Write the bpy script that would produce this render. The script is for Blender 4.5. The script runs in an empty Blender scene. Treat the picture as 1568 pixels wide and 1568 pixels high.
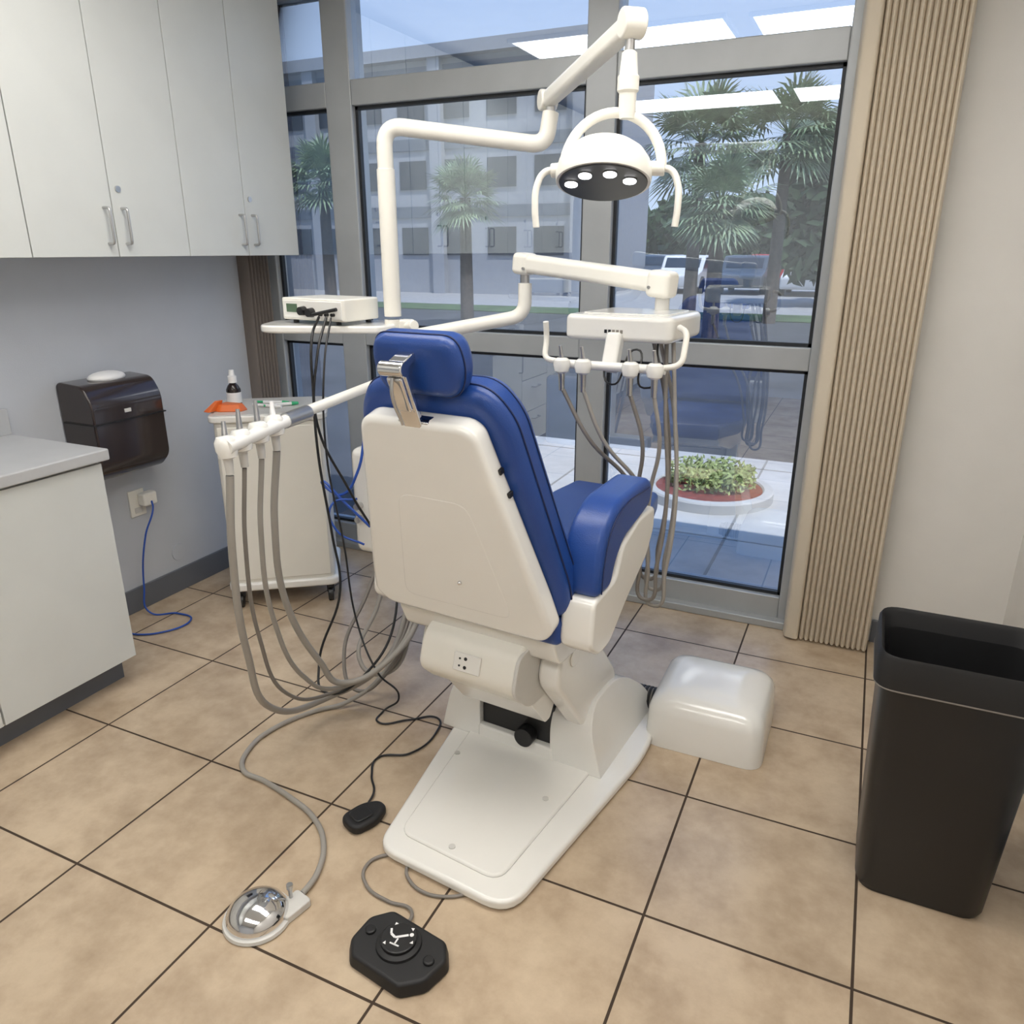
import bpy, bmesh, math, random
from mathutils import Vector, Matrix
random.seed(4)
S=bpy.context.scene
COL=S.collection
try:
    S.view_settings.view_transform='Standard'
    S.view_settings.look='None'
except Exception as e: print(e)

# ---------------------------------------------------------------- materials
MATS={}
def mat(name,col,rough=.5,metal=0.,var=.05,scale=6.,bump=0.,bscale=60.,coat=0.,emit=0.,spec=None):
    if name in MATS: return MATS[name]
    m=bpy.data.materials.new(name); m.use_nodes=True
    nt=m.node_tree; N=nt.nodes; L=nt.links
    b=N['Principled BSDF']
    b.inputs['Roughness'].default_value=rough
    b.inputs['Metallic'].default_value=metal
    if coat: b.inputs['Coat Weight'].default_value=coat; b.inputs['Coat Roughness'].default_value=.08
    if spec is not None: b.inputs['Specular IOR Level'].default_value=spec
    tc=N.new('ShaderNodeTexCoord'); no=N.new('ShaderNodeTexNoise'); no.inputs['Scale'].default_value=scale; no.inputs['Detail'].default_value=4
    L.new(tc.outputs['Object'],no.inputs['Vector'])
    r=N.new('ShaderNodeValToRGB')
    r.color_ramp.elements[0].position=.3; r.color_ramp.elements[1].position=.7
    r.color_ramp.elements[0].color=tuple(c*(1-var) for c in col)+(1,)
    r.color_ramp.elements[1].color=tuple(min(1,c*(1+var)) for c in col)+(1,)
    L.new(no.outputs['Fac'],r.inputs['Fac']); L.new(r.outputs['Color'],b.inputs['Base Color'])
    if bump:
        n2=N.new('ShaderNodeTexNoise'); n2.inputs['Scale'].default_value=bscale
        L.new(tc.outputs['Object'],n2.inputs['Vector'])
        bp=N.new('ShaderNodeBump'); bp.inputs['Strength'].default_value=bump; bp.inputs['Distance'].default_value=.002
        L.new(n2.outputs['Fac'],bp.inputs['Height']); L.new(bp.outputs['Normal'],b.inputs['Normal'])
    MATS[name]=m; return m

WHITE=mat('white_enamel',(.85,.84,.80),.18,coat=.5,var=.015)
WHITE2=mat('white_plastic_cream',(.85,.83,.76),.28,var=.02)
GREYW=mat('light_grey_plastic',(.62,.61,.58),.35)
BLUE=mat('blue_vinyl',(.014,.058,.26),.34,var=.08,bump=.25,bscale=300)
NAVY=mat('dark_blue_piping',(.006,.016,.08),.5)
CHROME=mat('polished_chrome',(.75,.75,.76),.08,1.)
STEEL=mat('brushed_steel',(.55,.55,.55),.3,1.)
BLACK=mat('black_plastic',(.012,.012,.013),.35)
BLACKR=mat('black_rubber',(.01,.01,.011),.55)
HOSE=mat('grey_hose',(.33,.31,.28),.45)
HOSED=mat('grey_hose_taupe',(.22,.20,.18),.45)
BLUET=mat('blue_tubing',(.02,.08,.4),.35)
ALU=mat('window_aluminium',(.44,.46,.47),.4,.2)
GASK=mat('window_gasket_black',(.015,.018,.022),.5)
WALL=mat('wall_paint_grey',(.55,.575,.62),.7,var=.02,bump=.15,bscale=200)
WALLW=mat('wall_paint_cream',(.76,.74,.70),.7,var=.02,bump=.15,bscale=200)
CEIL=mat('ceiling_tile',(.82,.82,.80),.9,var=.04,bump=.4,bscale=120)
BASEB=mat('baseboard_vinyl',(.13,.14,.16),.5)
CAB=mat('cabinet_laminate',(.66,.68,.66),.35,var=.02)
CABG=mat('cabinet_gap_dark',(.05,.05,.05),.8)
COUNTER=mat('counter_laminate',(.50,.51,.52),.4)
BLIND=mat('blind_fabric_beige',(.64,.56,.44),.7,var=.03,scale=1.5)
BLINDD=mat('blind_fabric_brown',(.20,.17,.15),.75,var=.05,scale=1.5)
ORANGE=mat('orange_packaging',(.75,.16,.03),.4)
GREEN=mat('green_plastic',(.05,.45,.2),.4)
AMBER=mat('dark_bottle',(.02,.012,.01),.2)
PURE=mat('white_cap',(.85,.85,.85),.4)
SMOKE=mat('smoked_black_plastic',(.03,.02,.018),.15,coat=.5)
LCD=mat('lcd_green',(.10,.16,.10),.2)

def floor_mat():
    m=bpy.data.materials.new('beige_floor_tile'); m.use_nodes=True
    nt=m.node_tree;N=nt.nodes;L=nt.links;b=N['Principled BSDF']
    tc=N.new('ShaderNodeTexCoord'); mp=N.new('ShaderNodeMapping')
    mp.inputs['Location'].default_value=(.142+.473*20,-1.037+.473*20,0)
    L.new(tc.outputs['Object'],mp.inputs['Vector'])
    br=N.new('ShaderNodeTexBrick'); br.offset=0.; br.squash=1.
    br.inputs['Scale'].default_value=1; br.inputs['Brick Width'].default_value=.473; br.inputs['Row Height'].default_value=.473
    br.inputs['Mortar Size'].default_value=.0036; br.inputs['Mortar Smooth'].default_value=.1; br.inputs['Bias'].default_value=0
    br.inputs['Color1'].default_value=(.9,.9,.9,1); br.inputs['Color2'].default_value=(1,1,1,1); br.inputs['Mortar'].default_value=(.09,.07,.055,1)
    L.new(mp.outputs['Vector'],br.inputs['Vector'])
    n1=N.new('ShaderNodeTexNoise'); n1.inputs['Scale'].default_value=5.5; n1.inputs['Detail'].default_value=7; n1.inputs['Roughness'].default_value=.65
    L.new(tc.outputs['Object'],n1.inputs['Vector'])
    r=N.new('ShaderNodeValToRGB'); e=r.color_ramp.elements
    e[0].position=.3; e[0].color=(.42,.315,.215,1); e[1].position=.66; e[1].color=(.62,.495,.355,1)
    L.new(n1.outputs['Fac'],r.inputs['Fac'])
    mx=N.new('ShaderNodeMixRGB'); mx.blend_type='MULTIPLY'; mx.inputs['Fac'].default_value=1
    L.new(r.outputs['Color'],mx.inputs['Color1']); L.new(br.outputs['Color'],mx.inputs['Color2'])
    L.new(mx.outputs['Color'],b.inputs['Base Color'])
    mr=N.new('ShaderNodeMapRange'); mr.inputs['To Min'].default_value=.24; mr.inputs['To Max'].default_value=.8
    L.new(br.outputs['Fac'],mr.inputs['Value']); L.new(mr.outputs['Result'],b.inputs['Roughness'])
    bp=N.new('ShaderNodeBump'); bp.invert=True; bp.inputs['Strength'].default_value=.5; bp.inputs['Distance'].default_value=.003
    L.new(br.outputs['Fac'],bp.inputs['Height'])
    bp2=N.new('ShaderNodeBump'); bp2.inputs['Strength'].default_value=.06; bp2.inputs['Distance'].default_value=.01
    L.new(n1.outputs['Fac'],bp2.inputs['Height']); L.new(bp.outputs['Normal'],bp2.inputs['Normal'])
    L.new(bp2.outputs['Normal'],b.inputs['Normal'])
    return m
def glass_mat():
    m=bpy.data.materials.new('tinted_window_glass'); m.use_nodes=True
    nt=m.node_tree;N=nt.nodes;L=nt.links
    N.remove(N['Principled BSDF'])
    out=N['Material Output']; t=N.new('ShaderNodeBsdfTransparent'); g=N.new('ShaderNodeBsdfGlossy')
    no=N.new('ShaderNodeTexNoise'); no.inputs['Scale'].default_value=.6
    r=N.new('ShaderNodeValToRGB'); r.color_ramp.elements[0].color=(.45,.50,.57,1); r.color_ramp.elements[1].color=(.47,.52,.59,1)
    L.new(no.outputs['Fac'],r.inputs['Fac']); L.new(r.outputs['Color'],t.inputs['Color'])
    g.inputs['Roughness'].default_value=0.0; g.inputs['Color'].default_value=(.84,.92,1,1)
    f=N.new('ShaderNodeFresnel'); f.inputs['IOR'].default_value=1.5
    ma=N.new('ShaderNodeMath'); ma.operation='MULTIPLY_ADD'; ma.inputs[1].default_value=1.2; ma.inputs[2].default_value=.29; ma.use_clamp=True
    mx=N.new('ShaderNodeMixShader')
    L.new(f.outputs[0],ma.inputs[0]); L.new(ma.outputs[0],mx.inputs[0]); L.new(t.outputs[0],mx.inputs[1]); L.new(g.outputs[0],mx.inputs[2])
    L.new(mx.outputs[0],out.inputs['Surface'])
    return m
def emit_mat(name,col,s):
    m=bpy.data.materials.new(name); m.use_nodes=True
    nt=m.node_tree;N=nt.nodes;L=nt.links
    N.remove(N['Principled BSDF']); e=N.new('ShaderNodeEmission'); e.inputs['Color'].default_value=col+(1,); e.inputs['Strength'].default_value=s
    L.new(e.outputs[0],N['Material Output'].inputs['Surface']); return m
FLOOR=floor_mat(); GLASS=glass_mat()
PANEL=emit_mat('fluorescent_diffuser',(1.,.965,.915),9.2)
LED=emit_mat('led_emitter',(1.,.98,1.),14)

# ---------------------------------------------------------------- grouping
CUR=[None,None]
def group(name,loc=(0,0,0),rz=0.,local=False):
    e=bpy.data.objects.new(name,None); e.empty_display_size=.1
    COL.objects.link(e); e.location=loc; e.rotation_euler=(0,0,rz)
    CUR[0]=e
    CUR[1]=None if local else (Matrix.Translation(Vector(loc))@Matrix.Rotation(rz,4,'Z')).inverted()
    return e
def nogroup(): CUR[0]=None;CUR[1]=None
def fin(o,m=None,X=None):
    COL.objects.link(o)
    if m is not None: o.data.materials.append(m)
    if X is not None: o.matrix_basis=X@o.matrix_basis
    if CUR[0] is not None:
        o.parent=CUR[0]
        if CUR[1] is not None: o.matrix_parent_inverse=CUR[1]
    return o
def bevel(o,w,seg=3):
    if w>0:
        b=o.modifiers.new('bevel','BEVEL'); b.width=w; b.segments=seg; b.limit_method='ANGLE'; b.angle_limit=math.radians(35); b.harden_normals=True
    for p in o.data.polygons: p.use_smooth=True
    if w<=0:
        try: o.data.set_sharp_from_angle(angle=math.radians(35))
        except Exception: pass
def mesh(name,vs,fs):
    me=bpy.data.meshes.new(name); me.from_pydata([tuple(v) for v in vs],[],fs); me.update()
    bm=bmesh.new(); bm.from_mesh(me); bmesh.ops.recalc_face_normals(bm,faces=bm.faces); bm.to_mesh(me); bm.free()
    return bpy.data.objects.new(name,me)
def box(name,c,s,m,bev=.0,rot=(0,0,0),seg=3,X=None,taper=1.):
    vs=[]
    for z in(-.5,.5):
        k=taper if z>0 else 1
        for x,y in((-.5,-.5),(.5,-.5),(.5,.5),(-.5,.5)): vs.append((x*s[0]*k,y*s[1]*k,z*s[2]))
    o=mesh(name,vs,[(0,1,2,3),(4,5,6,7),(0,1,5,4),(1,2,6,5),(2,3,7,6),(3,0,4,7)])
    bevel(o,bev,seg); o.location=c; o.rotation_euler=rot
    return fin(o,m,X)
def box2(name,a,b,m,bev=0.,seg=3):
    c=[(a[i]+b[i])/2 for i in range(3)]; s=[abs(b[i]-a[i]) for i in range(3)]
    return box(name,c,s,m,bev,seg=seg)
def cyl(name,p0,p1,r0,m,r1=None,n=24,X=None,bev=0.):
    p0=Vector(p0);p1=Vector(p1); d=p1-p0; L=d.length; r1=r0 if r1 is None else r1
    vs=[(r0*math.cos(2*math.pi*i/n),r0*math.sin(2*math.pi*i/n),0) for i in range(n)]+[(r1*math.cos(2*math.pi*i/n),r1*math.sin(2*math.pi*i/n),L) for i in range(n)]
    fs=[(i,(i+1)%n,n+(i+1)%n,n+i) for i in range(n)]+[tuple(range(n)),tuple(range(n,2*n))]
    o=mesh(name,vs,fs); bevel(o,bev)
    q=Vector((0,0,1)).rotation_difference(d.normalized()); o.rotation_mode='QUATERNION'; o.rotation_quaternion=q; o.location=p0
    return fin(o,m,X)
def rev(name,prof,loc,m,n=40,X=None,rot=(0,0,0),scl=(1,1,1)):
    vs=[];fs=[]
    for r,z in prof:
        for i in range(n):
            a=2*math.pi*i/n; vs.append((max(r,1e-4)*math.cos(a)*scl[0],max(r,1e-4)*math.sin(a)*scl[1],z*scl[2]))
    for k in range(len(prof)-1):
        for i in range(n): fs.append((k*n+i,k*n+(i+1)%n,(k+1)*n+(i+1)%n,(k+1)*n+i))
    fs.append(tuple(range(n))); fs.append(tuple(range((len(prof)-1)*n,len(prof)*n)))
    o=mesh(name,vs,fs); bevel(o,0); o.location=loc; o.rotation_euler=rot
    return fin(o,m,X)
def ball(name,c,r,m,scl=(1,1,1),X=None):
    return rev(name,[(r*math.sin(math.pi*i/12),-r*math.cos(math.pi*i/12)) for i in range(13)],c,m,24,X,scl=scl)
def tube(name,pts,r,m,smooth=True,X=None,res=10):
    cu=bpy.data.curves.new(name,'CURVE'); cu.dimensions='3D'; cu.bevel_depth=r; cu.bevel_resolution=5; cu.use_fill_caps=True; cu.resolution_u=res
    if smooth:
        sp=cu.splines.new('BEZIER'); sp.bezier_points.add(len(pts)-1)
        for bp,p in zip(sp.bezier_points,pts): bp.co=p; bp.handle_left_type='AUTO'; bp.handle_right_type='AUTO'
    else:
        sp=cu.splines.new('POLY'); sp.points.add(len(pts)-1)
        for q,p in zip(sp.points,pts): q.co=(p[0],p[1],p[2],1)
    o=bpy.data.objects.new(name,cu); return fin(o,m,X)
def fillet(pts,r,n=8):
    P=[Vector(p) for p in pts]; out=[P[0]]
    for i in range(1,len(P)-1):
        a=(P[i-1]-P[i]);b=(P[i+1]-P[i]); rr=min(r,a.length*.49,b.length*.49)
        A=P[i]+a.normalized()*rr;B=P[i]+b.normalized()*rr
        for k in range(n+1):
            t=k/n; out.append(A*(1-t)**2+P[i]*2*t*(1-t)+B*t*t)
    out.append(P[-1]); return out
def rpoly(pts,r,n=6):
    P=[Vector((p[0],p[1],0)) for p in pts]; out=[]
    N=len(P)
    for i in range(N):
        ri=r[i] if isinstance(r,(list,tuple)) else r
        a=P[i-1]-P[i]; b=P[(i+1)%N]-P[i]; rr=min(ri,a.length*.48,b.length*.48)
        A=P[i]+a.normalized()*rr;B=P[i]+b.normalized()*rr
        for k in range(n+1):
            t=k/n; q=A*(1-t)**2+P[i]*2*t*(1-t)+B*t*t; out.append((q.x,q.y))
    return out
def prism(name,out,t0,t1,m,axis='z',bev=0.,seg=3,X=None,loc=(0,0,0),rot=(0,0,0),top=1.,topc=(0,0)):
    """outline extruded along axis; axis z:(x,y) x:(y,z) y:(x,z)"""
    def mk(a,b,t):
        return {'z':(a,b,t),'x':(t,a,b),'y':(a,t,b)}[axis]
    n=len(out)
    vs=[mk(a,b,t0) for a,b in out]+[mk(topc[0]+(a-topc[0])*top,topc[1]+(b-topc[1])*top,t1) for a,b in out]
    fs=[(i,(i+1)%n,n+(i+1)%n,n+i) for i in range(n)]+[tuple(range(n)),tuple(range(n,2*n))]
    o=mesh(name,vs,fs); bevel(o,bev,seg); o.location=loc; o.rotation_euler=rot
    return fin(o,m,X)

# ---------------------------------------------------------------- room shell
XL,XR,YB,YW,ZC=-2.85,.62,-2.4,3.2,2.7
def single(name,a,b,m,bev=0.):
    nogroup(); return box2(name,a,b,m,bev)
single('floor',(XL-.1,YB-.1,-.06),(XR+.1,YW+.12,0),FLOOR)
single('ceiling',(XL-.1,YB-.1,ZC),(XR+.1,YW+.12,ZC+.12),CEIL)
single('wall_left',(XL-.1,YB-.1,0),(XL,YW,ZC),WALL)
single('wall_right',(XR,YB-.1,0),(XR+.1,YW+.12,ZC),WALLW)
single('wall_back',(XL,YB-.1,0),(XR,YB,ZC),WALL)
single('wall_front',(-.157,YW,0),(XR,YW+.12,ZC),WALLW)
single('baseboard_left',(XL,1.72,0),(XL+.012,YW-.02,.11),BASEB,.003)
single('baseboard_right',(XR-.012,YB,0),(XR,YW,.10),BASEB,.003)
single('baseboard_front',(.17,YW-.012,0),(XR-.012,YW,.10),BASEB,.003)

g=group('window_1',(-1.5,YW,0))
y0,y1=YW-.02,YW+.10
for nm,xa,xb in (('jamb_left',XL,XL+.06),('mullion_left',-2.41,-2.27),('mullion_mid',-1.15,-1.025),('jamb_right',-.20,-.157)):
    box2(nm,(xa,y0,0),(xb,y1,ZC),ALU,.006)
for i,(xa,xb) in enumerate([(XL+.06,-2.41),(-2.27,-1.15),(-1.025,-.20)]):
    for nm,za,zb in(('sill',.02,.13),('mid_rail',1.10,1.19),('transom',2.165,2.27),('head',2.62,ZC)):
        box2(f'{nm}_{i+1}',(xa,y0+.003,za),(xb,y1-.003,zb),ALU,.005)
    for j,(za,zb) in enumerate([(.13,1.10),(1.19,2.165),(2.27,2.62)]):
        if j!=2:
            for k,(a,b) in enumerate([((xa,za),(xb,za+.014)),((xa,zb-.014),(xb,zb)),((xa,za),(xa+.014,zb)),((xb-.014,za),(xb,zb))]):
                box2(f'gasket_{i}{j}{k}',(a[0],y0+.03,a[1]),(b[0],y0+.055,b[1]),GASK)
        o=mesh(f'glass_pane_{i+1}_{j+1}',[(xa,y0+.042,za),(xb,y0+.042,za),(xb,y0+.042,zb),(xa,y0+.042,zb)],[(0,1,2,3)]); fin(o,GLASS)
box2('floor_curb',(XL,y0-.04,0),(-.157,y1,.035),ALU,.005)

def blinds(name,x0,x1,yc,m,n,amp,z0,z1,alongy=False):
    pts=[]
    for i in range(n*8+1):
        t=i/(n*8); pts.append((x0+(x1-x0)*t, amp*abs(math.sin(math.pi*n*t))**.8))
    out=pts+[(x1,-.03),(x0,-.03)]
    vs=[];N=len(out)
    for z in(z0,z1):
        for a,b in out: vs.append((a,yc-b,z) if not alongy else (yc+b,a,z))
    fs=[(i,(i+1)%N,N+(i+1)%N,N+i) for i in range(N)]+[tuple(range(N)),tuple(range(N,2*N))]
    o=mesh(name,vs,fs); bevel(o,0); return fin(o,m)
group('vertical_blinds',(0,3.1,0)); blinds('slat_stack',-.10,.16,3.09,BLIND,13,.023,.012,2.66)
prism('end_slat',rpoly([(-.168,3.12),(-.155,3.066),(-.105,3.056),(-.098,3.12)],.014),.012,2.66,BLIND,'z')
box2('head_rail',(-.17,3.06,2.66),(.17,3.14,2.70),ALU)
group('vertical_blinds.001',(XL+.03,3.05,0)); blinds('slat_stack',2.97,3.13,XL+.031,BLINDD,7,.032,.012,2.66,True)

for k,(xa,ya) in enumerate([(-2.12,1.26),(-.77,1.22),(-2.12,-.8),(-.77,-.8)]):
    group('ceiling_light_panel',(xa+.6,ya+.3,ZC))
    box2('diffuser',(xa,ya,ZC-.012),(xa+1.2,ya+.6,ZC-.006),PANEL)
    for j,(a,b) in enumerate([((xa-.02,ya-.02),(xa+1.22,ya)),((xa-.02,ya+.6),(xa+1.22,ya+.62)),((xa-.02,ya),(xa,ya+.6)),((xa+1.2,ya),(xa+1.22,ya+.6))]):
        box2(f'trim_{j+1}',(a[0],a[1],ZC-.02),(b[0],b[1],ZC-.001),PURE)

# ---------------------------------------------------------------- cabinets
def u_handle(nm,x,y,z0,z1,out=.03):
    tube(nm,fillet([(x,y,z0),(x+out,y,z0),(x+out,y,z1),(x,y,z1)],.012),.005,STEEL,False)
group('wall_cabinets',(XL+.16,1,1.53))
xf=XL+.33
edges=[3.04-.33*i for i in range(15)]
box2('carcass',(XL,edges[-1],1.535),(xf-.02,3.04,2.66),CABG)
box2('end_panel',(XL,3.03,1.53),(xf-.022,3.045,2.66),CAB)
box2('bottom_panel',(XL,edges[-1],1.525),(xf-.022,3.045,1.54),CAB)
for i in range(14):
    a,b=edges[i+1]+.002,edges[i]-.002
    box2(f'door_{i+1}',(xf-.02,a,1.525),(xf,b,2.655),CAB,.0015)
    yh=(a+.035) if i%2==0 else (b-.035)
    u_handle(f'handle_{i+1}',xf,yh,1.57,1.69)
    if i%2==0: cyl(f'lock_{i+1}',(xf,a+.03,1.755),(xf+.006,a+.03,1.755),.011,STEEL)
group('base_cabinets',(XL+.3,0,0))
xb=-2.34
box2('carcass',(XL,-2.3,.10),(xb-.02,1.70,.86),CAB)
box2('toe_kick',(XL,-2.3,0),(xb-.08,1.69,.10),BASEB)
box2('countertop',(XL,-2.32,.865),(xb+.02,1.72,.905),COUNTER,.006)
box2('backsplash',(XL,-2.32,.905),(XL+.02,1.72,1.0),COUNTER,.003)
for i in range(8):
    a=1.70-.5*(i+1)+.003; b=1.70-.5*i-.003
    if i%3==1:
        for k in range(3):
            z0=.11+k*.25; box2(f'drawer_{i+1}_{k+1}',(xb-.02,a,z0),(xb,b,z0+.244),CAB,.0015)
            tube(f'drawer_handle_{i}{k}',fillet([(xb,(a+b)/2-.06,z0+.18),(xb+.03,(a+b)/2-.06,z0+.18),(xb+.03,(a+b)/2+.06,z0+.18),(xb,(a+b)/2+.06,z0+.18)],.012),.005,STEEL,False)
    else:
        box2(f'door_{i+1}',(xb-.02,a,.11),(xb,b,.855),CAB,.0015)
        u_handle(f'handle_{i+1}',xb,a+.05,.68,.81)
group('disposable_cup',(-2.5,.9,.906),0,True)
rev('cup',[(.028,0),(.038,.09),(.036,.09),(.027,.004)],(0,0,0),PURE)

group('paper_towel_dispenser',(XL+.1,2.1,.86))
out=rpoly([(XL+.002,.665),(XL+.13,.665),(XL+.19,.725),(XL+.19,.985),(XL+.15,1.055),(XL+.002,1.065)],.03)
prism('housing',out,1.93,2.26,SMOKE,'y',.008)
box2('front_lid_seam',(XL+.02,1.925,.905),(XL+.195,2.265,.91),BLACKR)
box2('lock_plate',(XL+.18,2.07,.935),(XL+.194,2.10,.95),GREYW,.002)
ball('paper_roll_top',(XL+.08,2.1,1.065),.05,PURE,(1,1.6,.5))
group('wall_outlet',(XL,2.2,.5))
box2('face_plate',(XL,2.16,.43),(XL+.008,2.24,.55),WHITE2,.003)
box2('adapter',(XL+.008,2.20,.475),(XL+.055,2.27,.535),WHITE2,.010)
box2('socket',(XL+.008,2.18,.445),(XL+.011,2.22,.47),GREYW,.002)
tube('power_cable',[(XL+.055,2.235,.495),(XL+.075,2.22,.47),(XL+.075,2.16,.36),(XL+.06,2.12,.12),(XL+.09,2.10,.02),(XL+.20,2.16,.007),(XL+.30,2.14,.007),(XL+.28,2.0,.007),(XL+.14,1.94,.007),(XL+.08,2.0,.007)],.004,BLUET)
group('round_wall_plate',(XL,2.38,.17)); cyl('plate',(XL,2.38,.19),(XL+.006,2.38,.19),.04,WALL,bev=.002)
cyl('screw',(XL+.006,2.38,.19),(XL+.008,2.38,.19),.006,WALL)

# ---------------------------------------------------------------- dental chair
group('dental_chair',(-.857,1.85,0),math.radians(-5),True)
bo=rpoly([(-.120,-.525),(.300,-.535),(.375,.22),(.33,.50),(-.25,.50),(-.285,.22)],[.06,.08,.16,.08,.08,.15])
prism('base_plate',bo,.002,.034,WHITE,'z',.012,4)
bi=rpoly([(-.09,-.46),(.235,-.475),(.275,.30),(-.22,.30)],[.04,.05,.05,.05])
prism('base_raised_panel',bi,.03,.044,WHITE,'z',.009,3)
for i,(x,y) in enumerate([(-.14,-.10),(.07,-.44),(.20,-.15)]): cyl(f'screw_{i+1}',(x,y,.043),(x,y,.047),.009,GREYW)
prof=rpoly([(.02,.03),(.02,.18),(.08,.25),(.28,.25),(.44,.13),(.50,.03)],[.01,.04,.06,.10,.10,.01])
o=prism('pedestal_right',prof,.125,.30,WHITE,'x',.045,6)
for v in o.data.vertices:
    if v.co.x>.2 : v.co.x-= .25*max(0,v.co.z-.03)
o=prism('pedestal_left',prof,-.28,-.13,WHITE,'x',.045,6)
for v in o.data.vertices:
    if v.co.x<-.2 : v.co.x+= .25*max(0,v.co.z-.03)
prof=rpoly([(.06,.03),(.06,.09),(.20,.23),(.32,.23),(.40,.15),(.43,.03)],[.01,.02,.05,.08,.06,.01])
prism('pedestal_centre',prof,-.14,.14,WHITE,'x',.006)
box('pedestal_recess',(0,.10,.145),(.26,.12,.15),BLACK,.004)
box('pedestal_lower_lip',(0,.03,.06),(.27,.03,.05),WHITE,.008)
cyl('motor_knob',(.04,.0,.10),(.04,.08,.10),.032,BLACK,bev=.004)
lp=rpoly([(-.16,.43),(-.10,.55),(.03,.56),(.30,.24),(.24,.10),(.06,.16)],[.05,.05,.06,.06,.06,.05])
prism('lift_arm_right',lp,.165,.232,WHITE,'x',.014); prism('lift_arm_left',lp,-.228,-.165,WHITE,'x',.014)
cyl('arm_pivot_right',(.232,-.05,.47),(.237,-.05,.47),.028,WHITE,bev=.003)
hp=rpoly([(-.24,.535),(-.27,.445),(-.19,.365),(.12,.35),(.12,.56),(-.19,.56)],[.03,.03,.04,.02,.02,.03])
prism('tilt_housing',hp,-.15,.16,WHITE2,'x',.010)
hp2=rpoly([(-.19,.38),(-.09,.255),(-.06,.255),(.02,.37)],[.01,.01,.01,.01])
prism('housing_apron',hp2,-.115,.165,WHITE,'x',.005)
prism('housing_seam',rpoly([(-.245,.54),(-.277,.445),(-.19,.358),(.0,.35),(.0,.56)],[.03,.03,.04,.02,.02]),.155,.166,GREYW,'x',.003)
M1=Matrix.Translation((.0,-.259,.490))@Matrix.Rotation(math.radians(-16),4,'X')
box('outlet_panel',(.01,0,0),(.085,.006,.052),WHITE,.003,X=M1)
for i,(x,z) in enumerate([(-.012,.01),(.006,.012),(-.012,-.01),(.006,-.012)]): cyl(f'outlet_hole_{i+1}',(x,-.003,z),(x,-.0042,z),.003 if x<0 else .005,BLACK,n=12,X=M1)
box('undercarriage',(0,.12,.53),(.32,.5,.08),BLACK,.01)
def taperx(o,ya=.30,yb=.80,k=.62):
    for v in o.data.vertices:
        if v.co.y>ya: v.co.x*=1-(1-k)*min(1,(v.co.y-ya)/(yb-ya))
def slab(name,prof_top,prof_bot,hw,m,bev,n=1):
    out=prof_top+prof_bot[::-1]; o=prism(name,rpoly(out,.025,4),-hw,hw,m,'x',bev,4); taperx(o); return o
slab('seat_shell',[(-.22,.60),(.2,.60),(.5,.62),(.76,.655)],[(-.18,.51),(.2,.50),(.5,.53),(.74,.60)],.25,WHITE,.015)
slab('seat_cushion',[(-.22,.665),(.15,.655),(.40,.665),(.65,.705),(.80,.715)],[(-.22,.585),(.15,.58),(.4,.59),(.65,.625),(.80,.64)],.265,BLUE,.03)
for s,n in((1,'right'),(-1,'left')):
    wp=[(-.195,.725),(-.21,.60),(-.15,.555),(-.08,.56),(.03,.64),(.17,.72),(.22,.79),(.22,.86),(.10,.86),(-.02,.82),(-.06,.74)]
    a,b=(.258,.35) if s>0 else (-.35,-.258)
    prism('seat_side_cover_'+n,rpoly(wp,.02,4),a,b,WHITE,'x',.012,3)
    ap=rpoly([(-.185,.725),(-.178,.82),(-.14,.905),(-.06,.95),(.16,.958),(.185,.935),(.18,.875),(.10,.855),(-.02,.83),(-.065,.785),(-.09,.725)],[.03,.08,.08,.08,.02,.02,.03,.05,.08,.05,.03],6)
    prism('armrest_'+n,ap,s*.298-.053,s*.298+.053,BLUE,'x',.022,4)
    tube('armrest_seam_'+n,[(s*(.298+.0535),y,z) for y,z in [(-.16,.735),(-.15,.81),(-.115,.885),(-.05,.925),(.15,.933)]],.002,NAVY)
MB=Matrix.Translation((-.008,-.245,.63))@Matrix.Rotation(math.radians(17),4,'X')
so=rpoly([(-.285,.02),(-.245,-.02),(.245,-.02),(.275,.02),(.262,.10),(.158,.565),(.128,.585),(-.135,.585),(-.165,.565),(-.272,.10)],[.02,.03,.03,.02,.04,.03,.03,.03,.03,.04])
prism('back_shell',so,-.015,.05,WHITE,'y',.018,4,X=MB)
ro=rpoly([(-.17,.04),(.17,.04),(.10,.38),(-.10,.38)],[.04,.04,.04,.04])
prism('back_shell_panel',ro,-.0160,-.01,WHITE,'y',.003,2,X=MB)
cuo=rpoly([(-.285,.01),(.285,.01),(.295,.10),(.215,.575),(.16,.645),(-.16,.645),(-.215,.575),(-.295,.10)],[.05,.05,.06,.08,.06,.06,.08,.06])
prism('back_cushion',cuo,.045,.15,BLUE,'y',.035,5,X=MB)
so2=[(a*1.004,b) for a,b in cuo]
tube('back_cushion_seam',[(a,.078,b) for a,b in so2]+[(so2[0][0],.078,so2[0][1])],.0022,NAVY,False,X=MB)
tube('back_cushion_seam_b',[(a,.118,b) for a,b in so2]+[(so2[0][0],.118,so2[0][1])],.0016,NAVY,False,X=MB)
for i,z in enumerate((.40,.46)): box(f'back_clip_{i+1}',(.198-(z-.40)*.23,.028,z),(.008,.016,.014),BLACK,.002,X=MB)
ball('back_latch',(.03,-.02,.13),.006,CHROME,X=MB)
MH=Matrix.Translation((-.002,-.395,1.312))@Matrix.Rotation(math.radians(12),4,'X')
ho=rpoly([(-.10,-.07),(.10,-.07),(.125,.0),(.108,.07),(-.108,.07),(-.125,0)],[.06,.06,.05,.06,.06,.05])
prism('headrest_pad',ho,-.035,.045,BLUE,'y',.03,5,X=MH)
so3=[(a*1.003,b*1.003) for a,b in ho]
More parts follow.
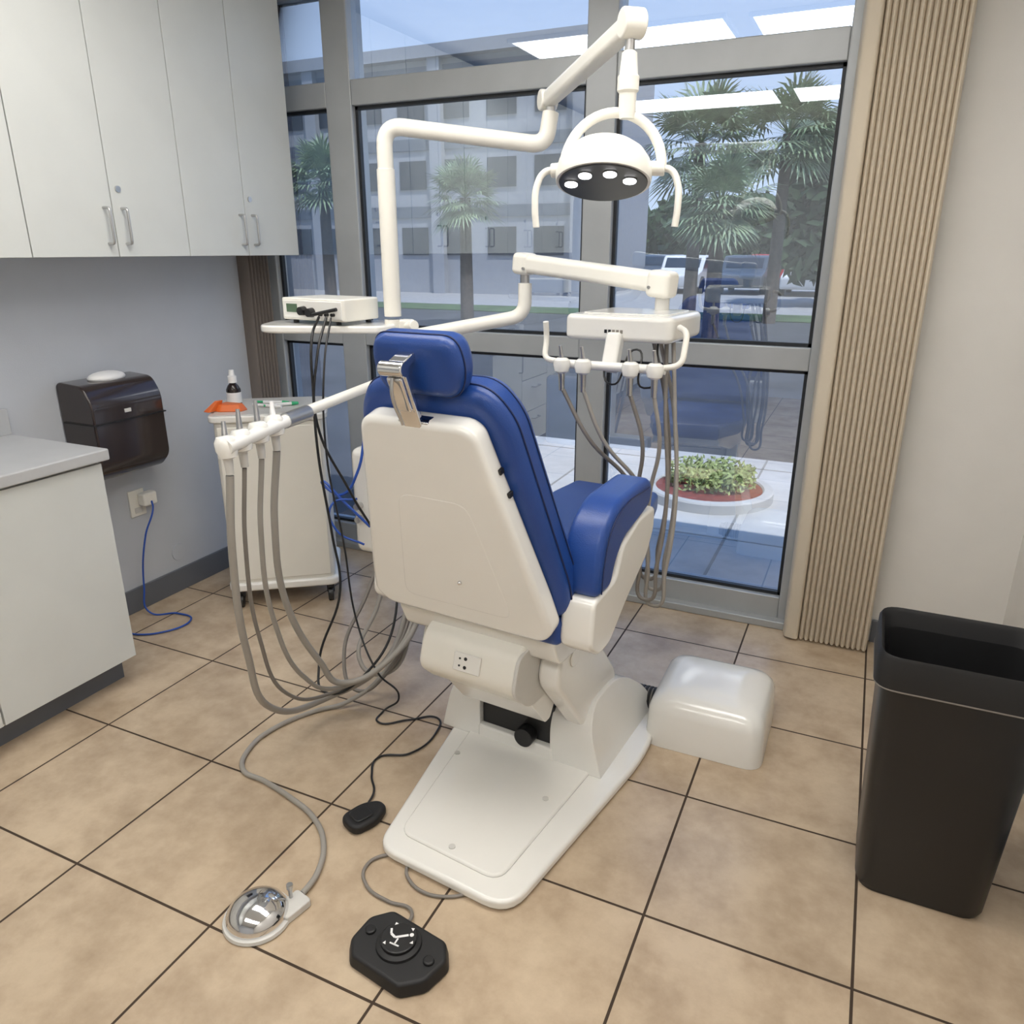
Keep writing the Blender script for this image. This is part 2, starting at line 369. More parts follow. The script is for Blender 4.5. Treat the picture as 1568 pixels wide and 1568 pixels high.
tube('headrest_seam',[(a,-.008,b) for a,b in so3]+[(so3[0][0],-.008,so3[0][1])],.002,NAVY,False,X=MH)
MK=Matrix.Translation((-.012,-.42,1.18))@Matrix.Rotation(math.radians(23),4,'X')
box('headrest_bar',(0,0,.05),(.05,.016,.16),CHROME,.005,X=MK)
box('headrest_bar_cover',(0,-.012,.085),(.042,.014,.085),CHROME,.006,X=MK)
cyl('headrest_knuckle',(-.032,-.008,.145),(.032,-.008,.145),.017,CHROME,X=MK,bev=.004)
box('headrest_link',(0,.03,.145),(.045,.05,.02),CHROME,.004,X=MK)
box('headrest_socket',(0,.012,.0),(.085,.03,.014),CHROME,.004,X=MK)
tube('headrest_lock_lever',[(.0,-.02,.13),(.0,-.036,.10),(.0,-.034,.02)],.004,STEEL,X=MK)

# ---------------------------------------------------------------- delivery unit
group('dental_delivery_unit',(-1.5,2.3,0))
PX,PY=-1.52,2.30
box('unit_body',(-1.47,2.30,.68),(.34,.30,.40),WHITE,.03,seg=4)
rev('cuspidor_bowl',[(.03,0),(.09,.01),(.125,.05),(.13,.06),(.118,.055),(.08,.02),(.02,.012)],(-1.40,2.22,.88),PURE)
for i,z in enumerate((.62,.67)): cyl(f'unit_valve_{i+1}',(-1.60,2.15,z),(-1.60,2.12,z),.012,STEEL)
box('chair_bracket',(-1.2,2.28,.50),(.28,.10,.07),WHITE,.012)
cyl('main_pole',(PX,PY,.86),(PX,PY,1.32),.030,WHITE2)
rev('pole_collar',[(.03,0),(.042,.005),(.042,.05),(.03,.055)],(PX,PY,1.215),WHITE2)
rev('pole_collar_b',[(.03,0),(.042,.005),(.042,.04),(.03,.045)],(PX,PY,1.10),WHITE2)
box('pole_clamp',(PX+.075,PY-.03,1.30),(.05,.04,.05),WHITE2,.01); cyl('clamp_knob',(PX+.09,PY-.05,1.30),(PX+.13,PY-.07,1.31),.018,WHITE2,bev=.004)
tube('swing_arm',fillet([(PX,PY,1.25),(-1.11,2.51,1.33),(-1.11,2.51,1.44)],.06),.024,WHITE2,False)
cyl('arm_pin',(-1.11,2.51,1.42),(-1.11,2.51,1.475),.017,STEEL)
A=Vector((-1.13,2.515,1.508));B=Vector((-.565,2.365,1.452)); d=B-A
rz=math.atan2(d.y,d.x); ry=-math.atan2(d.z,math.hypot(d.x,d.y))
MA=Matrix.Translation((A+B)/2)@Matrix.Rotation(rz,4,'Z')@Matrix.Rotation(ry,4,'Y')
box('pantograph_arm',(0,0,0),(d.length,.065,.062),WHITE2,.02,seg=4,X=MA)
box('pantograph_end_cap',(d.length/2-.03,0,-.004),(.08,.076,.08),WHITE2,.018,seg=4,X=MA)
box('pantograph_start_cap',(-d.length/2+.02,0,-.002),(.07,.072,.072),WHITE2,.018,seg=4,X=MA)
for i,x in enumerate((-.25,.24)): cyl(f'pantograph_screw_{i}',(x,-.034,-.015),(x,-.041,-.015),.005,STEEL,n=12,X=MA)
cyl('tray_post',(-.59,2.37,1.36),(-.59,2.37,1.42),.022,GREYW)
hd=rpoly([(-.83,2.16),(-.50,2.14),(-.475,2.45),(-.78,2.46)],[.03,.03,.05,.05])
prism('instrument_head',hd,1.298,1.372,WHITE,'z',.016,4)
prism('instrument_head_tray',rpoly([(-.79,2.20),(-.53,2.19),(-.51,2.42),(-.76,2.43)],.03),1.370,1.375,WHITE,'z',.002)
for i in range(5): box2(f'label_{i+1}',(-.70+.012*i,2.1505-.0007*i,1.322),(-.692+.012*i,2.1515,1.332),BLACK if i<2 else HOSED)
box('head_neck',(-.665,2.13,1.27),(.045,.05,.11),WHITE,.01,rot=(math.radians(-25),0,0))
tube('instrument_bar',[(-.83,2.10,1.235),(-.665,2.095,1.235),(-.50,2.09,1.235)],.013,WHITE,True)
tube('handle_left',fillet([(-.82,2.10,1.24),(-.865,2.10,1.245),(-.87,2.13,1.30),(-.87,2.12,1.35)],.03),.0085,WHITE2,False)
tube('handle_right',fillet([(-.51,2.09,1.24),(-.455,2.09,1.25),(-.455,2.13,1.335),(-.485,2.16,1.345)],.03),.0085,WHITE2,False)
hx=[-.80,-.735,-.595,-.525]
for i,x in enumerate(hx):
    rev(f'holder_{i+1}',[(.013,-.024),(.021,-.018),(.025,0),(.023,.014),(.014,.02)],(x,2.075,1.235),WHITE)
    cyl(f'handpiece_{i+1}',(x,2.075,1.25),(x-.004,2.068,1.29),.008,STEEL,.005)
    cyl(f'handpiece_tail_{i+1}',(x,2.075,1.215),(x,2.078,1.16),.010,STEEL,.008)
ends=[(-.53,2.20),(-.50,2.17),(-.515,2.13),(-.49,2.14)]
for i,x in enumerate(hx):
    ex,ey=ends[i]; zb=.575-.02*i
    tube(f'instrument_hose_{i+1}',[(x,2.078,1.17),(x+.02+.02*(3-i),2.10,1.02),(ex-.045-.01*(3-i),ey,.85),(ex-.035,ey,zb+.10),(ex-.01,ey,zb-.02),(ex+.018,ey,zb+.10),(ex+.028,ey+.03,.85),(ex+.0,ey+.06,1.1),(-.58+.02*i,2.25,1.30)],.0062,HOSE if i%2 else HOSED)
tube('curly_cable',[(-.70,2.2,1.31),(-.66,2.12,1.18),(-.60,2.15,1.28),(-.56,2.1,1.18),(-.55,2.2,1.31)],.003,BLACK)
MT=Matrix.Translation((-1.735,2.225,1.293))@Matrix.Rotation(math.radians(22),4,'Z')
prism('side_table',rpoly([(-.23,-.12),(.20,-.12),(.25,-.02),(.25,.06),(.18,.12),(-.23,.12)],[.09,.05,.04,.03,.04,.08]),-.013,.013,WHITE,'z',.008,X=MT)
HX=.028
group('assistant_instrument_holder',(-1.46,1.6,1.08))
tube('arm',[(PX,PY-.04,1.12),(-1.49+HX,1.68,1.10)],.016,WHITE2,False)
cyl('arm_socket',(-1.49+HX,1.74,1.10),(-1.488+HX,1.64,1.095),.022,STEEL)
tube('holder_bar',[(-1.489+HX,1.66,1.095),(-1.455+HX,1.38,1.08)],.019,WHITE,False)
hy=[1.395,1.455,1.53,1.60]
tops=[(.004,0,.05,STEEL),(.0,0,.09,STEEL),(.0,.0,.10,STEEL),(.0,0,.05,PURE)]
for i,y in enumerate(hy):
    t=(1.66-y)/.29; x=-1.489+.034*t+HX; z=1.097-.018*t
    rev(f'holder_{i+1}',[(.012,-.034),(.022,-.03),(.028,-.01),(.028,.012),(.02,.024),(.012,.026)],(x-.012,y,z),WHITE,rot=(0,math.radians(-8),0))
    cyl(f'instrument_{i+1}',(x-.012,y,z),(x-.012-.01,y+.01,z+.04+tops[i][2]*.4),.010,tops[i][3],.005)
    cyl(f'instrument_tail_{i+1}',(x-.012,y,z-.02),(x-.010,y,z-.075),.013,GREYW,.010)
rr=[.0105,.006,.0075,.0105]
for i,y in enumerate(hy):
    t=(1.66-y)/.29; x=-1.489+.034*t-.012+HX; z=1.02-.02*t; o=i*.02
    tube(f'suction_hose_{i+1}',[(x,y,z),(x-.015-o*.2,y-.01,.80),(x-.06,y+.04,.45+o),(x-.095+o,y+.14,.20+o),(-1.53+o,1.80,.085+o*1.2),(-1.40+o,1.95,.17+o),(-1.39+o,2.10,.32),(-1.41+o*1.5,2.2,.50)],rr[i],HOSE if i!=1 else HOSED)
group('air_tubing',(-1.6,2.1,.6))
tube('blue_tube',[(-1.52,2.28,1.12),(-1.56,2.18,1.0),(-1.585,2.12,.80),(-1.64,2.10,.72),(-1.70,2.10,.73),(-1.72,2.09,.76),(-1.62,2.10,.68),(-1.55,2.13,.60)],.005,BLUET)
tube('blue_tube_b',[(-1.60,2.13,.70),(-1.66,2.06,.69),(-1.64,2.05,.60),(-1.56,2.1,.54)],.004,BLUET)
tube('grey_tube',[(-1.50,2.2,.5),(-1.53,2.12,.3),(-1.52,1.98,.12),(-1.42,2.0,.10),(-1.36,2.08,.26),(-1.36,2.2,.5)],.008,HOSE)
tube('grey_tube_b',[(-1.34,2.2,.5),(-1.35,2.08,.3),(-1.42,1.98,.10),(-1.50,1.92,.05),(-1.58,1.96,.15),(-1.56,2.1,.35),(-1.54,2.2,.5)],.007,HOSED)

# ---------------------------------------------------------------- electrosurgery device
group('electrosurgery_unit',(-1.76,2.235,1.33))
ME=Matrix.Translation((-1.735,2.235,1.307))@Matrix.Rotation(math.radians(-6),4,'Z')
prism('case',rpoly([(-.145,-.09),(.145,-.09),(.135,.10),(-.135,.10)],.01),.012,.086,WHITE2,'z',.006,X=ME)
box('front_panel',(0,-.090,.048),(.272,.006,.060),WHITE,.003,X=ME)
box('display',(-.092,-.094,.052),(.050,.003,.028),LCD,.001,X=ME)
for i,x in enumerate((-.035,.002)):
    cyl(f'knob_{i+1}',(x,-.092,.044-.004*i),(x,-.115,.044-.004*i),.016,BLACK,.014,X=ME)
for i in range(3): cyl(f'jack_{i+1}',(.045+.028*i,-.092,.035),(.045+.028*i,-.105,.035),.006,BLACK,n=14,X=ME)
for i,(x,y) in enumerate([(-.1,-.07),(.1,-.07),(-.1,.08),(.1,.08)]): cyl(f'foot_{i+1}',(x,y,0),(x,y,.014),.01,BLACK,X=ME,n=14)
cyl('electrode_pen',(.03,-.12,.035),(.13,-.11,.055),.006,BLACK,n=14,X=ME)
K=.035
tube('probe_cable_1',[(-1.69,2.11,1.335),(-1.66,2.03,1.28),(-1.685+K,2.0,1.1),(-1.67+K,1.98,.9),(-1.64+K,1.98,.62),(-1.60+K,1.95,.42),(-1.64+K,1.85,.16),(-1.58+K,1.80,.10),(-1.43,1.9,.16),(-1.40,2.05,.35),(-1.48,2.12,.5),(-1.60+K,2.05,.75),(-1.68+K,2.0,1.0),(-1.68+K,2.03,1.22),(-1.66,2.11,1.335)],.0045,BLACK)
tube('pedal_cable',[(-1.64,2.11,1.335),(-1.61,2.02,1.2),(-1.60,1.98,.9),(-1.55,1.97,.6),(-1.50,1.95,.3),(-1.39,1.90,.16),(-1.33,1.93,.06),(-1.38,1.90,.008),(-1.364,1.844,.006),(-1.27,1.90,.006),(-1.19,1.95,.006),(-1.15,1.88,.006),(-1.17,1.74,.006),(-1.25,1.68,.006),(-1.22,1.60,.006),(-1.17,1.54,.006),(-1.15,1.48,.012)],.0035,BLACK)
group('electrosurgery_foot_switch',(-1.125,1.43,0),math.radians(-22),True)
prism('body',rpoly([(-.040,-.060),(.040,-.060),(.045,.02),(.018,.065),(-.018,.065),(-.045,.02)],.03),0,.030,BLACKR,'z',.011,4)
prism('top_button',rpoly([(-.026,-.04),(.026,-.04),(.028,.015),(-.028,.015)],.015),.028,.035,BLACK,'z',.004)

# ---------------------------------------------------------------- pedals
group('chrome_foot_pedal',(-1.166,1.040,0),0,True)
rev('base_flange',[(.08,0),(.083,.004),(.081,.012),(.07,.015)],(0,0,0),GREYW)
rev('dome',[(.073,.013),(.074,.022),(.067,.036),(.052,.050),(.03,.059),(.012,.062),(.0005,.0625)],(0,0,0),CHROME,56)
prism('valve_block',rpoly([(.02,.03),(.075,.03),(.075,.105),(.02,.105)],.01),.0,.022,GREYW,'z',.004,rot=(0,0,math.radians(-12)))
cyl('valve_stem',(.045,.07,.02),(.045,.07,.055),.005,STEEL); cyl('valve_cap',(.045,.07,.05),(.045,.07,.062),.008,STEEL)
group('pedal_air_hose',(-1.4,1.4,0))
tube('hose',[(-1.40,2.2,.5),(-1.38,2.1,.3),(-1.43,1.98,.10),(-1.52,1.88,.02),(-1.60,1.80,.0085),(-1.66,1.66,.0085),(-1.66,1.55,.0085),(-1.60,1.45,.0085),(-1.50,1.435,.0085),(-1.38,1.41,.0085),(-1.26,1.37,.0085),(-1.17,1.30,.0085),(-1.12,1.21,.009),(-1.11,1.16,.012),(-1.110,1.137,.012)],.0078,HOSE)
group('chair_foot_control',(-.79,1.098,0),math.radians(-5),True)
oc=rpoly([(-.087,-.082),(.062,-.092),(.108,-.05),(.122,.02),(.09,.064),(-.08,.075),(-.12,.03),(-.12,-.044)],.012)
prism('body',oc,0,.036,BLACKR,'z',.008,3,top=.94)
rev('central_boss',[(.055,.03),(.052,.042),(.045,.046),(.001,.046)],(-.005,0,0),BLACKR)
cyl('selector_disc',(-.005,.0,.045),(-.005,.0,.055),.042,BLACK,bev=.003)
for i,x in enumerate((-.085,.082)): cyl(f'side_button_{i+1}',(x,-.004,.03),(x,-.004,.043),.013,BLACK,bev=.004)
def strip(nm,p,q,w,z=.0556):
    p=Vector(p);q=Vector(q);d=(q-p).normalized();nn=Vector((-d.y,d.x))*w
    o=mesh(nm,[tuple(p+nn)+(z,),tuple(p-nn)+(z,),tuple(q-nn)+(z,),tuple(q+nn)+(z,)],[(0,1,2,3)]); return fin(o,PURE)
strip('icon_back',(-.012,-.004),(.012,.016),.003);strip('icon_seat',(-.012,-.004),(-.026,.0),.003);strip('icon_leg',(-.026,.0),(-.034,.012),.0025)
strip('icon_stem',(-.004,-.003),(-.002,-.02),.002);strip('icon_foot',(-.014,-.021),(.010,-.019),.002)
cyl('icon_head',(.018,.020,.0556),(.018,.020,.0559),.005,PURE,n=14)
for i,(x,y,a) in enumerate([(-.030,.026,140),(.010,.032,60),(.028,.004,-20),(-.022,-.026,215)]):
    c=math.cos(math.radians(a));s=math.sin(math.radians(a))
    o=mesh(f'icon_arrow_{i+1}',[(x+c*.007,y+s*.007,.0557),(x-s*.005,y+c*.005,.0557),(x+s*.005,y-c*.005,.0557)],[(0,1,2)]); fin(o,PURE)
group('foot_control_cable',(-.9,1.3,0))
tube('cable',[(-.72,1.33,.006),(-.77,1.29,.006),(-.84,1.275,.006),(-.90,1.30,.006),(-.944,1.352,.006),(-1.0,1.335,.006),(-1.02,1.285,.006),(-.984,1.234,.006),(-.90,1.213,.006),(-.84,1.215,.008),(-.82,1.19,.012),(-.82,1.165,.018)],.0045,HOSED)

# ---------------------------------------------------------------- operating light
group('dental_operating_light',(PX,PY,1.3))
tube('upright_and_arm',fillet([(PX,PY,1.33),(PX,PY,1.93),(-1.025,2.475,1.865),(-1.015,2.49,1.96)],.065,10),.0265,WHITE2,False)
cyl('upright_sleeve',(PX,PY,1.33),(PX,PY,1.80),.0295,WHITE2,bev=.002)
cyl('arm_pin',(-1.015,2.49,1.95),(-1.015,2.49,2.0),.016,STEEL)
A=Vector((-1.04,2.515,1.998));B=Vector((-.605,1.98,2.05)); d=B-A
MA=Matrix.Translation((A+B)/2)@Matrix.Rotation(math.atan2(d.y,d.x),4,'Z')@Matrix.Rotation(-math.atan2(d.z,math.hypot(d.x,d.y)),4,'Y')
box('spring_arm',(0,0,0),(d.length,.046,.05),WHITE2,.016,seg=4,X=MA)
cyl('elbow_start',(-d.length/2+.01,-.028,0),(-d.length/2+.01,.028,0),.031,WHITE2,X=MA,bev=.006)
cyl('elbow_end',(d.length/2,-.028,0),(d.length/2,.028,0),.033,WHITE2,X=MA,bev=.006)
cyl('stem_pin',(-.609,1.982,1.99),(-.609,1.982,2.03),.012,STEEL)
rev('stem',[(.012,1.995),(.018,1.99),(.022,1.945),(.026,1.94),(.026,1.91),(.021,1.905),(.021,1.87),(.018,1.85)],(-.609,1.982,0),WHITE2)
ML=Matrix.Translation((-.645,1.955,1.738))@Matrix.Rotation(math.radians(14),4,'Z')
yk=[]
for i in range(25):
    a=math.pi*i/24; yk.append((-.120*math.cos(a)+.012,.028*math.sin(a)+.0,-.0+.128*math.sin(a)))
tube('yoke',yk,.0125,WHITE2,False,X=ML)
for s in(-1,1):
    n='left' if s<0 else 'right'
    cyl('pivot_'+n,(s*.095,0,0),(s*.14,0,-.002),.017,WHITE2,X=ML,bev=.004)
    tube('handle_'+n,[(s*.13,0,0),(s*.155,-.004,-.006),(s*.172,-.012,-.035),(s*.176,-.02,-.09),(s*.172,-.022,-.135)],.0085,WHITE2,X=ML)
MD=ML@Matrix.Translation((-.008,0,0))@Matrix.Rotation(math.radians(-20),4,'X')
dm=[(.116,-.034),(.118,-.026),(.118,-.010),(.112,.016),(.097,.038),(.074,.055),(.042,.066),(.014,.069),(.0005,.0695)]
rev('dome_shell',dm,(0,0,0),WHITE2,48,X=MD,scl=(1,.92,1))
rev('lens_plate',[(.108,-.0375),(.110,-.032)],(0,0,0),BLACK,48,X=MD,scl=(1,.92,1))
for i,(x,y) in enumerate([(-.078,-.005),(-.040,-.050),(.02,-.055),(.066,-.018)]):
    cyl(f'led_ring_{i+1}',(x,y,-.0375),(x,y,-.040),.0175,STEEL,X=MD)
    cyl(f'led_{i+1}',(x,y,-.039),(x,y,-.0415),.0155,LED,X=MD)

# ---------------------------------------------------------------- rolling cart
CX,CY=-2.385,2.60
group('rolling_cart',(CX,CY,0),math.radians(36),True)
W,D=.235,.19
prism('body',rpoly([(-W+.01,-D),(W-.01,-D),(W-.01,D),(-W+.01,D)],.03),.12,.86,WHITE2,'z',.006)
prism('top',rpoly([(-W-.01,-D-.015),(W+.01,-D-.015),(W+.01,D+.015),(-W-.01,D+.015)],.05),.86,.89,WHITE,'z',.008)
prism('top_mat',rpoly([(-W+.01,-D),(W-.01,-D),(W-.01,D),(-W+.01,D)],.04),.887,.893,GREYW,'z',.002)
prism('bottom_skirt',rpoly([(-W-.01,-D-.015),(W+.01,-D-.015),(W+.01,D+.015),(-W-.01,D+.015)],.05),.085,.125,WHITE,'z',.012)
box('door_panel',(0,-D-.003,.49),(.42,.008,.70),WHITE2,.004)
for i,(x,y) in enumerate([(-.20,-.17),(.20,-.17),(-.20,.17),(.20,.17)]):
    cyl(f'caster_{i+1}',(x-.012,y,.032),(x+.012,y,.032),.032,BLACK,bev=.004)
    box(f'caster_fork_{i+1}',(x,y+.012,.062),(.034,.035,.05),BLACK,.006)
def wc(x,y):
    c=math.cos(math.radians(36));s=math.sin(math.radians(36)); return (CX+c*x-s*y,CY+s*x+c*y)
bx,by=wc(-.16,.04)
group('medicine_bottle',(bx,by,.893),0,True)
rev('bottle',[(.028,0),(.031,.004),(.031,.07),(.022,.088),(.015,.095),(.015,.105)],(0,0,0),AMBER)
rev('label',[(.0315,.012),(.0318,.015),(.0318,.055),(.0315,.058)],(0,0,0),PURE)
rev('cap',[(.019,.10),(.019,.128),(.013,.132),(.011,.155),(.001,.156)],(0,0,0),PURE)
bx,by=wc(-.17,-.08)
group('orange_package',(bx,by,.893),math.radians(20),True)
prism('pouch',rpoly([(-.08,-.02),(-.02,-.05),(.07,-.03),(.08,.02),(-.03,.05)],.01),0,.03,ORANGE,'z',.01,top=.75)
prism('flap',rpoly([(-.09,-.055),(-.055,-.075),(-.03,-.02),(-.06,0)],.008),.002,.045,ORANGE,'z',.006,top=.5)
for k,(x,y,a,m2) in enumerate([(.02,.02,.3,GREEN),(.06,-.03,.9,GREEN),(.0,-.06,.1,PURE)]):
    bx,by=wc(x,y)
    group('dental_syringe',(bx,by,.893),a,True)
    cyl('barrel',(-.06,0,.009),(.03,0,.009),.007,PURE); cyl('hub',(.03,0,.009),(.06,0,.009),.009,m2,.006); cyl('plunger',(-.09,0,.009),(-.06,0,.009),.005,m2)

# ---------------------------------------------------------------- floor utility box
group('floor_utility_box',(-.325,2.315,0))
def rr_ring(x0,x1,y0,y1,z,r): 
    return [(a,b,z) for a,b in rpoly([(x0,y0),(x1,y0),(x1,y1),(x0,y1)],r)]
def loft(name,rings,m,caps=True):
    n=len(rings[0]); vs=[p for r in rings for p in r]; fs=[]
    for k in range(len(rings)-1):
        for i in range(n): fs.append((k*n+i,k*n+(i+1)%n,(k+1)*n+(i+1)%n,(k+1)*n+i))
    if caps: fs.append(tuple(range(n)));fs.append(tuple(range((len(rings)-1)*n,len(rings)*n)))
    o=mesh(name,vs,fs); bevel(o,0); return fin(o,m)
loft('cover',[rr_ring(-.505,-.125,2.12,2.50,.001,.06),rr_ring(-.50,-.13,2.125,2.495,.12,.06),rr_ring(-.492,-.138,2.133,2.487,.145,.06),rr_ring(-.475,-.155,2.15,2.47,.166,.06),rr_ring(-.445,-.185,2.18,2.44,.178,.05),rr_ring(-.375,-.255,2.25,2.37,.184,.03)],WHITE)
for i in range(7): cyl(f'conduit_rib_{i+1}',(-.60+.014*i,2.30,.06),(-.592+.014*i,2.30,.06),.042,BLACKR)
cyl('conduit',(-.62,2.30,.06),(-.50,2.30,.06),.037,HOSED)

# ---------------------------------------------------------------- trash can
TX=.30
group('trash_can',(TX,1.87,0))
def can_ring(z,k,r=.05):
    return [(x,y,z) for x,y in rpoly([(TX-.15*k,1.875-.12*k),(TX+.15*k,1.875-.12*k),(TX+.15*k,1.875+.12*k),(TX-.15*k,1.875+.12*k)],r)]
loft('bin_body',[can_ring(.0,.92),can_ring(.02,.97),can_ring(.59,1.13),can_ring(.595,1.18),can_ring(.665,1.20),can_ring(.67,1.16),can_ring(.60,1.05),can_ring(.05,.88)],BLACK)
loft('bin_bag',[can_ring(.60,1.215),can_ring(.672,1.21),can_ring(.682,1.18),can_ring(.67,1.13),can_ring(.50,1.0),can_ring(.30,.85)],BLACKR,False)
loft('bin_bag_hem',[can_ring(.594,1.195),can_ring(.600,1.22),can_ring(.597,1.223)],HOSED,False)

# ---------------------------------------------------------------- exterior
CONC=mat('concrete_pavement',(.50,.48,.45),.85,var=.12,scale=2.)
SHADED=mat('shaded_pavement',(.060,.062,.068),.9,var=.3,scale=1.2)  # ground lying in shade; the shade is put into this dark colour
ASPH=mat('parking_lot_surface',(.34,.33,.32),.9,var=.15)
GRASS=mat('grass',(.07,.12,.04),.9,var=.4,scale=1.5)
STUC=mat('stucco_building',(.36,.36,.37),.8)
SPANDREL=mat('stucco_spandrel_blue_grey',(.12,.14,.17),.8)  # bands between window rows, darker and bluer than the facade
DGLASS=mat('dark_building_glass',(.015,.025,.045),.15)
LEAF=mat('palm_leaf',(.24,.31,.17),.5,var=.5)
LEAFD=mat('tree_foliage',(.035,.07,.025),.8,var=.6,scale=3)
TRUNK=mat('palm_trunk',(.12,.09,.07),.9,var=.4,scale=12)
MULCH=mat('red_mulch',(.22,.035,.02),.9,var=.4,scale=30)
SHRUB=mat('variegated_shrub',(.34,.40,.14),.7,var=.5,scale=25)
JOINT=mat('pavement_joint',(.26,.25,.23),.9)
single('shaded_ground',(-60,YW+.12,-.12),(40,19,-.04),SHADED)  # shaded stretch of ground, darkened by its colour alone
single('pavement_ground',(-2.6,YW+.12,-.04),(12,6.1,-.02),CONC)
single('grass_verge',(-60,19,-.12),(30,21.0,-.02),GRASS)
single('parking_lot',(-90,21.0,-.14),(70,90,-.06),ASPH)
group('pavement_joints',(0,5,0))
for i in range(4): box2(f'joint_{i}',(-1.9+1.3*i-.008,YW+.12,-.021),(-1.9+1.3*i+.008,6.1,-.018),JOINT)
for i in range(2): box2(f'joint_x_{i}',(-2.6,4.2+1.6*i,-.021),(5,4.215+1.6*i,-.018),JOINT)
single('roof',(-9,-6,ZC+.13),(5,YW+.25,ZC+.4),STUC)
group('office_building',(-20,26,0))
BX0,BX1,BY=-42,-9.6,27
box2('facade',(BX0,BY,-.1),(BX1,BY+8,8.2),STUC)
for r in range(3):
    z=1.35+2.35*r
    box2(f'spandrel_{r}',(BX0,BY-.06,z+1.35),(BX1-.3,BY,z+1.75),SPANDREL)
    for c in range(17):
        x=BX0+.5+1.87*c
        box2(f'window_{r}_{c}',(x,BY-.05,z),(x+1.15,BY+.05,z+1.0),DGLASS)
for c in range(6): box2(f'pier_{c}',(BX1-.5-5.6*c,BY-.3,-.1),(BX1-5.6*c,BY,8.2),STUC)
box2('cornice',(BX0-.3,BY-.4,8.0),(BX1+.3,BY+.2,8.4),STUC)

def palm(loc,h,R,lean=0.):
    nogroup()
    group('palm_tree',loc,random.random()*6,True)
    cyl('trunk',(0,0,0),(lean,0,h),.15,TRUNK,.11)
    bm=bmesh.new(); top=Vector((lean,0,h))
    for i in range(64):
        az=random.random()*6.283; el=random.uniform(-.7,1.35); L=R*random.uniform(.75,1.1)
        d=Vector((math.cos(az)*math.cos(el),math.sin(az)*math.cos(el),math.sin(el)))
        side=Vector((-math.sin(az),math.cos(az),0)); c=top+d*L*.45+Vector((0,0,-.05*L))
        upv=side.cross(d)
        for k in range(17):
            a=(k/16-.5)*3.3; dd=(d*math.cos(a)+side*math.sin(a)).normalized(); ll=L*.55*(1-.15*abs(a))
            p=c; q=c+dd*ll*.6+upv*.02; w=(side*math.cos(a)-d*math.sin(a))*.018*R
            t=c+dd*ll+Vector((0,0,-.12*R*random.uniform(.5,1.3)))
            v=[bm.verts.new(x) for x in(p,q+w,t,q-w)]
            bm.faces.new(v)
        v=[bm.verts.new(x) for x in(top+side*.02,top-side*.02,c-side*.012,c+side*.012)]; bm.faces.new(v)
    me=bpy.data.meshes.new('crown'); bm.to_mesh(me); bm.free(); fin(bpy.data.objects.new('crown',me),LEAF)
palm((-3.6,16.8,-.04),3.6,1.5); palm((-2.15,18.6,-.04),3.9,1.6); palm((-2.6,14,-.04),2.3,1.15); palm((-8,15,-.04),2.6,1.0); palm((-11.6,15,-.04),3.0,1.2)
def foliage(name,boxes,seed):
    nogroup(); rnd=random.Random(seed); bm=bmesh.new()
    for (x0,x1,y0,y1,z0,z1,n,s) in boxes:
        for i in range(n):
            c=Vector((rnd.uniform(x0,x1),rnd.uniform(y0,y1),z0+(z1-z0)*rnd.random()**.8))
            a=Vector((rnd.gauss(0,1),rnd.gauss(0,1),rnd.gauss(0,1))).normalized(); b=a.orthogonal().normalized(); s2=s*rnd.uniform(.5,1.3)
            v=[bm.verts.new(c+a*s2),bm.verts.new(c+b*s2*.45),bm.verts.new(c-a*s2),bm.verts.new(c-b*s2*.45)]; bm.faces.new(v)
    me=bpy.data.meshes.new(name); bm.to_mesh(me); bm.free(); return me
me=foliage('tree_line',[(-22,-11,58,62,.6,4.2,1600,.6),(-13,-2,50,56,.6,4.6,3000,.55)],3)
fin(bpy.data.objects.new('tree_line',me),LEAFD)
me=foliage('shade_tree_foliage',[(-2.7,-.6,24,27,.7,4.9,2200,.32),(-.6,3,24,28,.7,5.4,1500,.4)],5)
fin(bpy.data.objects.new('shade_tree_foliage',me),LEAFD)
group('round_planter',(-.85,5.0,0))
rev('curb',[(.42,-.02),(.42,.04),(.41,.05),(.36,.05),(.35,.04),(.35,.02)],(-.85,5.0,0),CONC,48)
rev('mulch',[(.355,.0),(.355,.035),(.001,.05)],(-.85,5.0,0),MULCH,40)
bm=bmesh.new(); rnd=random.Random(8)
for i in range(1500):
    a=rnd.random()*6.283; r=.29*math.sqrt(rnd.random()); c=Vector((-.85+r*math.cos(a),5.05+r*math.sin(a)*.9,.05+.13*rnd.random()))
    u=Vector((rnd.gauss(0,1),rnd.gauss(0,1),rnd.gauss(0,1))).normalized()*.022; w=u.orthogonal().normalized()*.010
    bm.faces.new([bm.verts.new(c+u),bm.verts.new(c+w),bm.verts.new(c-u),bm.verts.new(c-w)])
me=bpy.data.meshes.new('shrub'); bm.to_mesh(me); bm.free(); fin(bpy.data.objects.new('shrub',me),SHRUB)
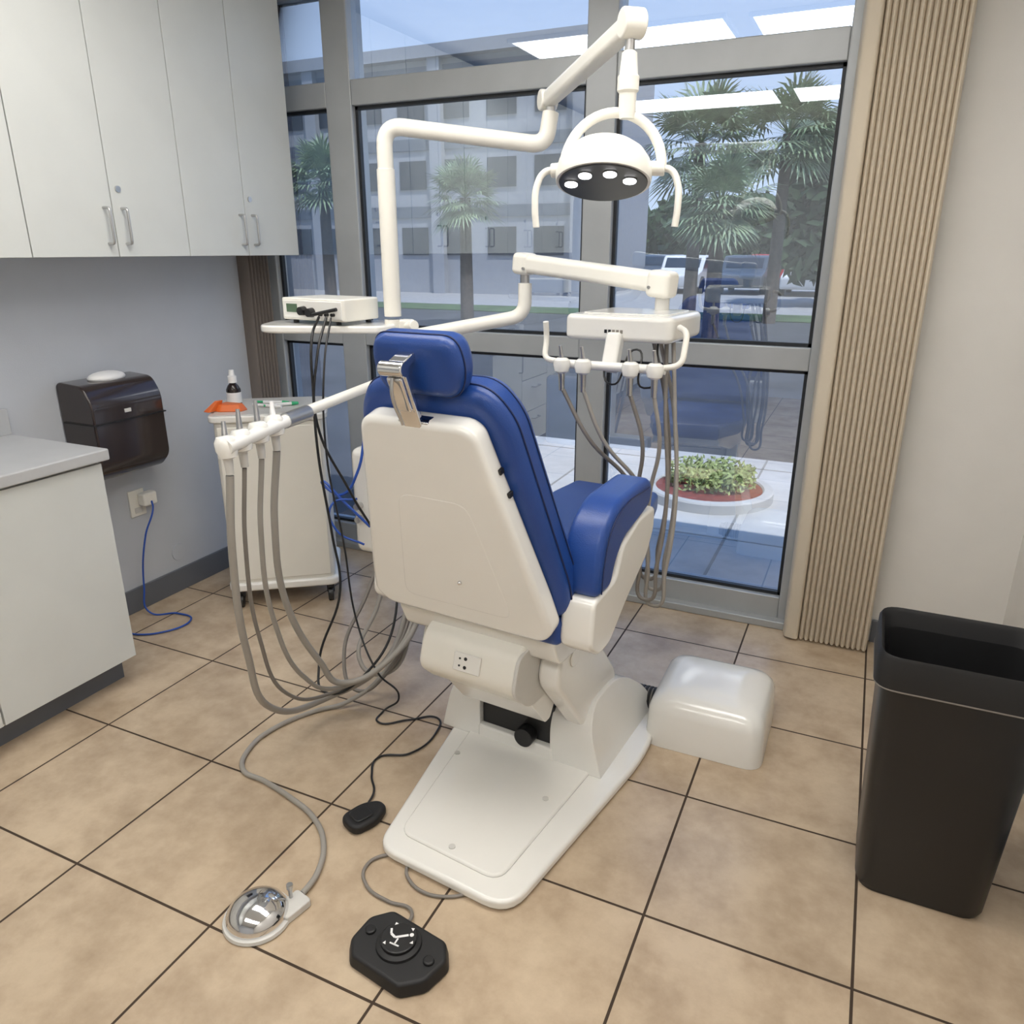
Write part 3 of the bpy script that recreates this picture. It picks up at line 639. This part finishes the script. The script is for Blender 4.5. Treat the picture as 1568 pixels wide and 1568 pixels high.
def car(loc,rz,m):
    group('parked_car',loc,rz,True)
    pr=rpoly([(-2.1,.25),(2.1,.25),(2.15,.7),(1.2,.88),(.7,1.38),(-1.1,1.40),(-1.7,.95),(-2.15,.85)],.12)
    prism('body',pr,-.82,.82,m,'y',.06)
    prism('windows',rpoly([(1.1,.92),(.66,1.32),(-1.05,1.33),(-1.5,.95)],.08),-.84,.84,DGLASS,'y',.01)
    box('windshield',(.96,0,1.12),(.04,1.35,.50),DGLASS,.01,rot=(0,math.radians(-45),0))
    for i,(x,y) in enumerate([(-1.3,-.8),(1.3,-.8),(-1.3,.8),(1.3,.8)]): cyl(f'wheel_{i}',(x,y-.1,.32),(x,y+.1,.32),.32,BLACKR)
CW=mat('car_paint_white',(.75,.75,.75),.3); CRD=mat('car_paint_red',(.6,.03,.03),.3); CB=mat('car_paint_dark_grey',(.06,.08,.11),.3)
q=-math.pi/2
car((-7.0,32,-.06),q,CW); car((-4.7,32.3,-.06),q,CB); car((-2.4,32,-.06),q,CW); car((-4.6,40.5,-.06),0,CRD); car((-9.2,36.2,-.06),q,CB)

# ---------------------------------------------------------------- world / sun / camera
w=bpy.data.worlds.new('sky'); S.world=w; w.use_nodes=True
N=w.node_tree.nodes; L=w.node_tree.links; bg=N['Background']
tc=N.new('ShaderNodeTexCoord'); sx=N.new('ShaderNodeSeparateXYZ'); r=N.new('ShaderNodeValToRGB')
e=r.color_ramp.elements; e[0].position=0.; e[0].color=(.78,.88,1,1); e[1].position=.6; e[1].color=(.22,.42,.85,1)
L.new(tc.outputs['Generated'],sx.inputs[0]); L.new(sx.outputs['Z'],r.inputs['Fac']); L.new(r.outputs['Color'],bg.inputs['Color'])
bg.inputs['Strength'].default_value=2.3
sl=bpy.data.lights.new('sun','SUN'); sl.energy=9; sl.angle=.01; sl.color=(1,.95,.87)
so=bpy.data.objects.new('sun',sl); COL.objects.link(so); so.rotation_mode='QUATERNION'
so.rotation_quaternion=Vector((-.32,.27,-.90)).to_track_quat('-Z','Y')
cd=bpy.data.cameras.new('camera'); cam=bpy.data.objects.new('camera',cd); COL.objects.link(cam)
cd.sensor_width=36; cd.lens=26.69; cd.clip_start=.05; cd.clip_end=300
cam.location=(0,0,1.55); cam.rotation_euler=(math.radians(90-19.07),0,math.radians(24.8))
S.camera=cam
